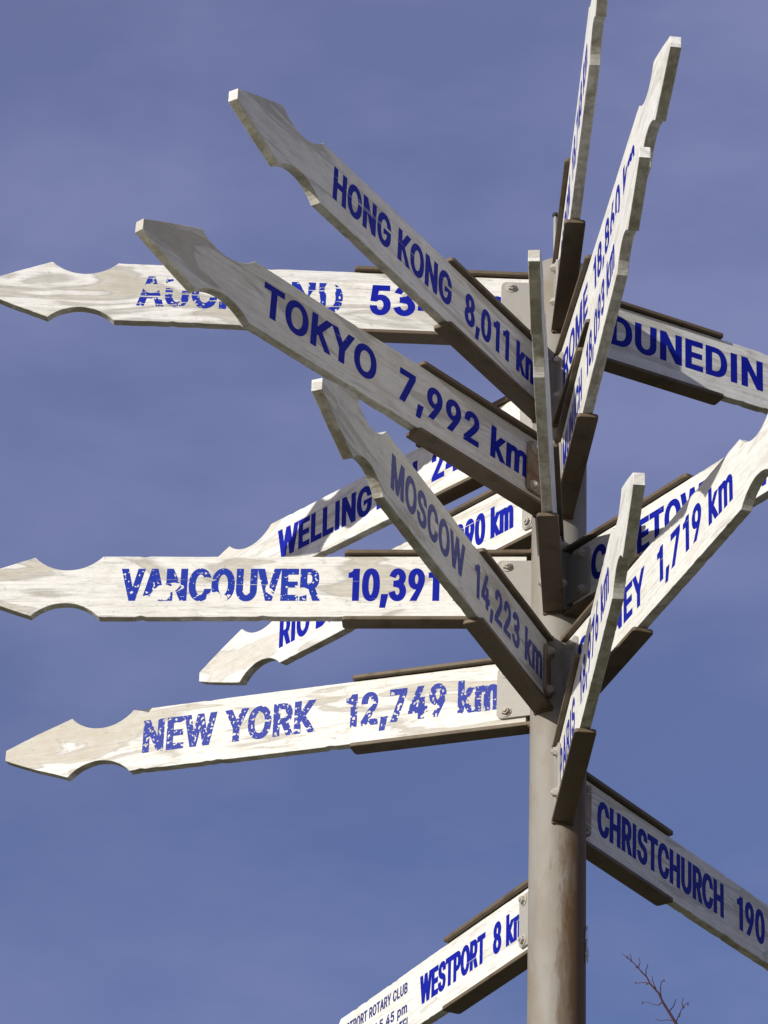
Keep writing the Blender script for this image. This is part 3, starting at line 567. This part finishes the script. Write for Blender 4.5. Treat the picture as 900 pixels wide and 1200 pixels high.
def make_bolt(side, y, r, z, parent):
    bm = bmesh.new()
    def disc(rad, y0, y1, n, rot, dome=0.0):
        a = [bm.verts.new((r + rad * math.cos(rot + 2 * math.pi * i / n), side * y0, z + rad * math.sin(rot + 2 * math.pi * i / n))) for i in range(n)]
        b = [bm.verts.new((r + rad * (1 - dome) * math.cos(rot + 2 * math.pi * i / n), side * y1, z + rad * (1 - dome) * math.sin(rot + 2 * math.pi * i / n))) for i in range(n)]
        bm.faces.new(b); bm.faces.new(a)
        for i in range(n): bm.faces.new((a[i], a[(i + 1) % n], b[(i + 1) % n], b[i]))
    rot = random.uniform(0, 1)
    disc(0.0118, y, y + 0.0020, 20, 0)
    disc(0.0090, y + 0.0020, y + 0.0088, 6, rot, 0.10)
    disc(0.0046, y + 0.0088, y + 0.0120, 10, 0, 0.15)
    bmesh.ops.recalc_face_normals(bm, faces=bm.faces)
    return link_bm("bolt", bm, M_BOLT, parent)

# ------------------------------------------------------------------ the pole
def ring_tube(bm, rings, n=64):
    prev = None
    for rad, z in rings:
        cur = [bm.verts.new((rad * math.cos(2 * math.pi * i / n), rad * math.sin(2 * math.pi * i / n), z)) for i in range(n)]
        if prev:
            for i in range(n): bm.faces.new((prev[i], prev[(i + 1) % n], cur[(i + 1) % n], cur[i]))
        else:
            bm.faces.new(list(reversed(cur)))
        prev = cur
    bm.faces.new(prev)

pole = bpy.data.objects.new("signpost_pole", None); COL.objects.link(pole)
tag(pole, "round grey-beige steel pole with a rust stain that carries all the direction signs", "pole")
bm = bmesh.new()
ring_tube(bm, [(POLE_R, -0.05)] + [(POLE_R, 0.5 * i) for i in range(1, 12)] + [(POLE_R, POLE_TOP - 0.004), (POLE_R - 0.004, POLE_TOP)])
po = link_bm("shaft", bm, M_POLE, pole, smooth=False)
for p in po.data.polygons: p.use_smooth = abs(p.normal.z) < 0.5
bm = bmesh.new()
ring_tube(bm, [(0.17, 0.0), (0.17, 0.018), (0.165, 0.020)], 48)
link_bm("base_plate", bm, M_FLANGE, pole)
# thin threaded rod with a dark cap on top of the pole
PX, PY = ROD_XY = (-0.012, 0.0)
bm = bmesh.new()
ring_tube(bm, [(0.0038, POLE_TOP - 0.01), (0.0038, POLE_TOP + 0.137)], 16)
for v in bm.verts: v.co.x += PX; v.co.y += PY
rod = link_bm("rod", bm, M_CHEEK, pole, smooth=True)
bm = bmesh.new()
ring_tube(bm, [(0.0058, POLE_TOP + 0.137), (0.0066, POLE_TOP + 0.139), (0.0066, POLE_TOP + 0.143), (0.005, POLE_TOP + 0.146)], 20)
for v in bm.verts: v.co.x += PX; v.co.y += PY
link_bm("rod_cap", bm, M_DARK, rod)
# scrap of torn tape still stuck to the right of the pole
rnd = random.Random(3)
bm = bmesh.new()
rows = []
for i in range(9):
    row = []
    for j in range(5):
        a = R(-3) - j * 0.075 + rnd.uniform(-.02, .02)
        rr = POLE_R + 0.0012 + rnd.uniform(0, 0.0045) * (1 if j < 2 else .5)
        row.append(bm.verts.new((rr * math.cos(a), rr * math.sin(a), EYE + 2.735 + 0.0095 * i + rnd.uniform(-.002, .002))))
    rows.append(row)
for i in range(8):
    for j in range(4):
        if rnd.random() < 0.8: bm.faces.new((rows[i][j], rows[i][j + 1], rows[i + 1][j + 1], rows[i + 1][j]))
bmesh.ops.solidify(bm, geom=list(bm.faces), thickness=0.0004)
link_bm("torn_tape", bm, M_FOIL, pole)

# ------------------------------------------------------------------ the signs
# azimuth, height above the eye, length from the axis, sideways offset, tilt, height factor
SIGNS = {
 'vancouver': (178.7132, 3.5595, 1.2269, -0.0098, 0.2713, 1.0004),
 'newyork': (162.5333, 3.3305, 1.2172, -0.0082, 0.5036, 1.0029),
 'auckland': (182.9391, 4.2189, 1.2305, 0.0041, 0.5612, 1.0225),
 'hongkong': (240.0224, 4.0197, 1.193, -0.0188, 1.3894, 1.0078),
 'tokyo': (228.7132, 3.7872, 1.1962, 0.0013, 2.5184, 1.03),
 'moscow': (249.7996, 3.3343, 1.1995, -0.0115, 1.1921, 0.9931),
 'rio': (133.7408, 3.8023, 1.2044, -0.0294, -0.5129, 0.9993),
 'wellington': (136.487, 4.0054, 1.1983, -0.0268, -1.2035, 1.0078),
 'dunedin': (29.5374, 4.2415, 1.2121, -0.0539, -0.6666, 1.0123),
 'christchurch': (56.2728, 3.1086, 1.2121, -0.0191, -1.21, 0.9824),
 'westport': (119.5066, 2.8633, 1.2121, -0.0022, 0.054, 0.9688),
 'sydney': (-69.1548, 3.33, 1.214, -0.005, -0.0752, 1.0363),
 'paris': (-83.8082, 3.0902, 1.2169, -0.0034, 1.53, 1.0264),
 'rome': (-80.2887, 3.9871, 1.2389, 0.0034, 1.7576, 1.0067),
 'munich': (-82.9196, 3.7709, 1.204, -0.0006, 1.4819, 0.9982),
 'top': (-86.068, 4.2149, 1.2209, 0.0014, 2.4168, 0.9981),
 'capetown': (-52.5273, 3.5422, 1.2121, 0.0059, 0.2555, 0.9273),
 'edge': (-91.7851, 3.5524, 1.2092, -0.0088, 0.9677, 1.0098),
}
B0, CH, BD = -0.033, 0.0745, 0.0044
def tx(text, a, b, h0=B0, h=CH, bold=BD): return (text, a, b, h0, h, bold)
SPEC = {   # label, board material, lettering material, lines, cheek material, flange length
 'vancouver': ("worn white arrow sign reading VANCOUVER 10,391 km with flaked letters", M_WORN, L_FLAKED,
     [tx("VANCOUVER", .897, .488), tx("10,391", .430, .243), tx("km", .215, .105)], M_CHEEK, .44),
 'newyork': ("worn white arrow sign reading NEW YORK 12,749 km with speckled blue letters", M_WORN, L_SPECK,
     [tx("NEW YORK", .903, .52), tx("12,749 km", .453, .123)], M_CHEEK, .44),
 'auckland': ("worn white AUCKLAND arrow sign with broken letters, level behind the Tokyo sign", M_WORN, L_STREAK,
     [tx("AUCKLAND", .897, .462), tx("534 km", .404, .118)], M_CHEEK, .44),
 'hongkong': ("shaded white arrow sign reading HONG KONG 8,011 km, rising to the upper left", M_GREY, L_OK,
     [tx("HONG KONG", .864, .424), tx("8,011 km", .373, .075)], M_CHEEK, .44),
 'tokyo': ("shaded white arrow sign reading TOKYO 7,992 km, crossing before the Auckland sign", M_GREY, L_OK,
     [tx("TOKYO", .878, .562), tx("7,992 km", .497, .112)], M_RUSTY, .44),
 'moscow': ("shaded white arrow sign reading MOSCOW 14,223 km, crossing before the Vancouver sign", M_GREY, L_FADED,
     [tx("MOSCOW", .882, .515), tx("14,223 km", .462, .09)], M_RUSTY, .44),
 'rio': ("sunlit white RIO DE arrow sign, mostly hidden behind the Vancouver and Moscow signs", M_MID, L_OK,
     [tx("RIO DE JANEIRO", .92, .43), tx("9,890 km", .39, .158)], M_CHEEK, .44),
 'wellington': ("white WELLINGTON arrow sign with a shadow across it, behind the Moscow sign", M_MID, L_OK,
     [tx("WELLINGTON", .885, .44), tx("249 km", .396, .15)], M_CHEEK, .44),
 'dunedin': ("shaded white sign to DUNEDIN running out of the picture at upper right", M_MID, L_OK,
     [tx("DUNEDIN", .148, .534, B0 + .004), tx("575 km", .60, .89)], M_CHEEK, .43),
 'christchurch': ("shaded white sign to CHRISTCHURCH 190 km, lowest on the right of the pole", M_MID, L_OK,
     [tx("CHRISTCHURCH", .156, .641, B0, .077), tx("190 km", .694, .92, B0, .077)], M_RUSTY, .43),
 'westport': ("sunlit white sign to WESTPORT 8 km with small club notice, lowest sign on the pole", M_CLEAN, L_OK,
     [tx("WESTPORT", .556, .275, B0 + .006, .064), tx("8 km", .243, .112, B0 + .006, .067),
      tx("WESTPORT ROTARY CLUB", .935, .612, .022, .0245, .0014), tx("TUESDAY 5.45 pm", .90, .612, -.0215, .0235, .0014),
      tx("BLACK AND WHITE HOTEL", .935, .600, -.0575, .0245, .0014)], M_CHEEK, .44),
 'sydney': ("sunlit white SYDNEY 1,719 km arrow sign rising to the right edge", M_CLEAN, L_OK,
     [tx("SYDNEY", .125, .471), tx("1,719 km", .535, .892)], M_CHEEK, .44),
 'paris': ("slanted white PARIS arrow sign pointing towards the camera, before the Sydney sign", M_CLEAN, L_OK,
     [tx("PARIS", .10, .36), tx("18,976 km", .44, .885)], M_CHEEK, .44),
 'rome': ("white arrow sign to ROME, its tip rising highest behind the Munich sign", M_CLEAN, L_OK,
     [tx("ROME", .128, .405), tx("18,860 km", .47, .90)], M_CHEEK, .44),
 'munich': ("white MUNICH 18,093 km arrow sign seen at a slant before the Rome sign", M_CLEAN, L_OK,
     [tx("MUNICH", .135, .43), tx("18,093 km", .495, .89)], M_CHEEK, .44),
 'top': ("very slanted white arrow sign whose tip leaves the top of the picture", M_CLEAN, L_OK,
     [tx("LONDON", .135, .44), tx("18,748 km", .50, .89)], M_CHEEK, .44),
 'capetown': ("sunlit white sign to CAPETOWN partly hidden behind the Sydney sign", M_CLEAN, L_OK,
     [tx("CAPETOWN", .128, .53), tx("11,350 km", .59, .89)], M_CHEEK, .44),
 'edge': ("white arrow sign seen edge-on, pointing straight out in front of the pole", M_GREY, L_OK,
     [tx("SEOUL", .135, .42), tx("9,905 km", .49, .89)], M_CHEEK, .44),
}
eye = Vector((0, -6.672, 0))
for si, (key, (phi, z, Rt, off, tilt, hs)) in enumerate(SIGNS.items()):
    label, mb, ml, lines, mc, fl = SPEC[key]
    ph = R(phi); tl = R(tilt)
    u = Vector((math.cos(ph) * math.cos(tl), math.sin(ph) * math.cos(tl), math.sin(tl)))
    w = Vector((-math.cos(ph) * math.sin(tl), -math.sin(ph) * math.sin(tl), math.cos(tl)))
    yax = w.cross(u)
    if key == 'edge': fy = 1 if yax.x > 0 else -1
    else: fy = 1 if yax.dot(eye - u * 0.6) > 0 else -1
    root = bpy.data.objects.new("direction_sign", None); COL.objects.link(root)
    m = Matrix((u, yax, w)).transposed().to_4x4()
    m.translation = Vector((0, 0, EYE + z)) + yax * fy * off
    root.matrix_world = m
    root.empty_display_size = 0.05
    tag(root, label, "direction sign", "direction signs bolted round the pole")
    b = make_board(Rt, hs, mb, root, 100 + si)
    for li, ln in enumerate(lines):
        lettering(("place_name", "distance", "distance" if key == "vancouver" else "notice_text", "notice_text", "notice_text")[li], [ln], fy, (ml if li == 0 or key in ('newyork', 'moscow') else L_OK) if li < 2 or key == 'vancouver' else L_SMALL, b)
    for sg in (1, -1):
        make_weld(sg, hs, fy * off, make_flange(sg, fl, hs, M_FLANGE, root))
    for sd in (1, -1): make_cheek(sd, hs, mc, root, {'hongkong': 0.088, 'moscow': 0.086, 'tokyo': 0.118}.get(key, 0.127))

# ------------------------------------------------------------------ bare tree behind, one twig tip shows
def tube(bm, pts, n=7):
    prev = None
    for i, (p, rad) in enumerate(pts):
        p = Vector(p)
        d = (Vector(pts[min(i + 1, len(pts) - 1)][0]) - Vector(pts[max(i - 1, 0)][0])).normalized()
        s = d.cross(Vector((0.3, 1, 0.1))).normalized(); t = d.cross(s)
        cur = [bm.verts.new(p + (s * math.cos(2 * math.pi * k / n) + t * math.sin(2 * math.pi * k / n)) * rad) for k in range(n)]
        if prev:
            for k in range(n): bm.faces.new((prev[k], prev[(k + 1) % n], cur[(k + 1) % n], cur[k]))
        else: bm.faces.new(cur)
        prev = cur
    bm.faces.new(prev)

DEPTH = 11.0
def at(px, py, dd=0.0):
    """point that stands DEPTH m in front of the camera for a direction given in the photo's pixels"""
    d = fw + rt * ((px - 450) / 4350.361) - up * ((py - 600) / 4350.361)
    return Vector((0, -6.672, EYE)) + d * (DEPTH + dd)
tree = bpy.data.objects.new("bare_tree", None); COL.objects.link(tree)
base = at(812, 1290); tree.location = (base.x, base.y, 0)
tag(tree, "bare reddish twig tip of a leafless tree poking up at the lower right", "tree")
inv = Vector((base.x, base.y, 0))
rnd = random.Random(11)
P = lambda x, y, d=0.0: at(x, y, d) - inv
bm = bmesh.new()
tube(bm, [((0, 0, -0.05), .075), ((.03, .02, 1.2), .062), ((-.02, .05, 2.6), .050), ((.03, 0, 3.8), .036), ((0, .02, 4.6), .026), (P(818, 1330), .014), (P(806, 1245), .010)], 12)
tk = link_bm("trunk", bm, M_BARK, tree, smooth=True)
bm = bmesh.new()
main = [(806, 1245), (799, 1218), (792, 1199), (784, 1186), (777, 1175), (772, 1164), (762, 1153), (758, 1145), (752, 1139), (746, 1132), (740, 1126), (734, 1121), (728, 1117)]
rads = [.0090, .0066, .0048, .0040, .0036, .0031, .0026, .0022, .0019, .0016, .0014, .0011, .0007]
tube(bm, [(P(x, y), r) for (x, y), r in zip(main, rads)])
side = [[(792, 1199), (796, 1188), (800, 1181), (804, 1176), (808, 1174)], [(774, 1167), (774, 1157), (775, 1151), (778, 1148)],
        [(757, 1144), (757, 1137), (759, 1131)], [(740, 1126), (739, 1121), (738, 1118)], [(776, 1174), (772, 1178), (766, 1177), (758, 1174), (753, 1175)],
        [(769, 1160), (765, 1150), (764, 1144)], [(784, 1186), (790, 1178), (792, 1171)], [(800, 1181), (799, 1175), (801, 1170)], [(789, 1196), (781, 1195), (774, 1196), (768, 1194)], [(748, 1134), (750, 1128), (749, 1123)],
        [(799, 1218), (806, 1208), (815, 1204), (822, 1203)], [(762, 1153), (755, 1151), (749, 1152), (743, 1151)]]
for s in side:
    tube(bm, [(P(x, y, 0.04 * i), max(.0006, .0017 - .0003 * i)) for i, (x, y) in enumerate(s)], 6)
# lower limbs, below the picture
for i in range(9):
    h0 = 2.2 + 0.27 * i; a = i * 2.4
    q = Vector((0, 0, h0)); d = Vector((math.cos(a), math.sin(a), 0.9)).normalized()
    pts = [(q, .016 - .001 * i)]
    for kx in range(1, 6):
        q = q + d * 0.20 + Vector((rnd.uniform(-.03, .03), rnd.uniform(-.03, .03), rnd.uniform(0, .02)))
        if q.z + 0 > 5.0: break
        pts.append((q.copy(), max(.002, .016 - .001 * i - .0026 * kx)))
    tube(bm, pts, 6)
for x, y in [(752, 1139), (746, 1133), (739, 1126), (757, 1144), (759, 1147), (758, 1153), (775, 1167), (776, 1172), (774, 1157), (778, 1149), (759, 1131), (797, 1187), (796, 1190), (801, 1180), (806, 1177), (735, 1122), (753, 1175), (745, 1152), (790, 1198)]:
    c = P(x, y); rr = rnd.uniform(.0020, .0034)
    v = bmesh.ops.create_icosphere(bm, subdivisions=1, radius=rr, matrix=Matrix.Translation(c))['verts']
    for q in v:
        q.co.z = c.z + (q.co.z - c.z) * 1.7
link_bm("twigs", bm, M_TWIG, tree, smooth=True)
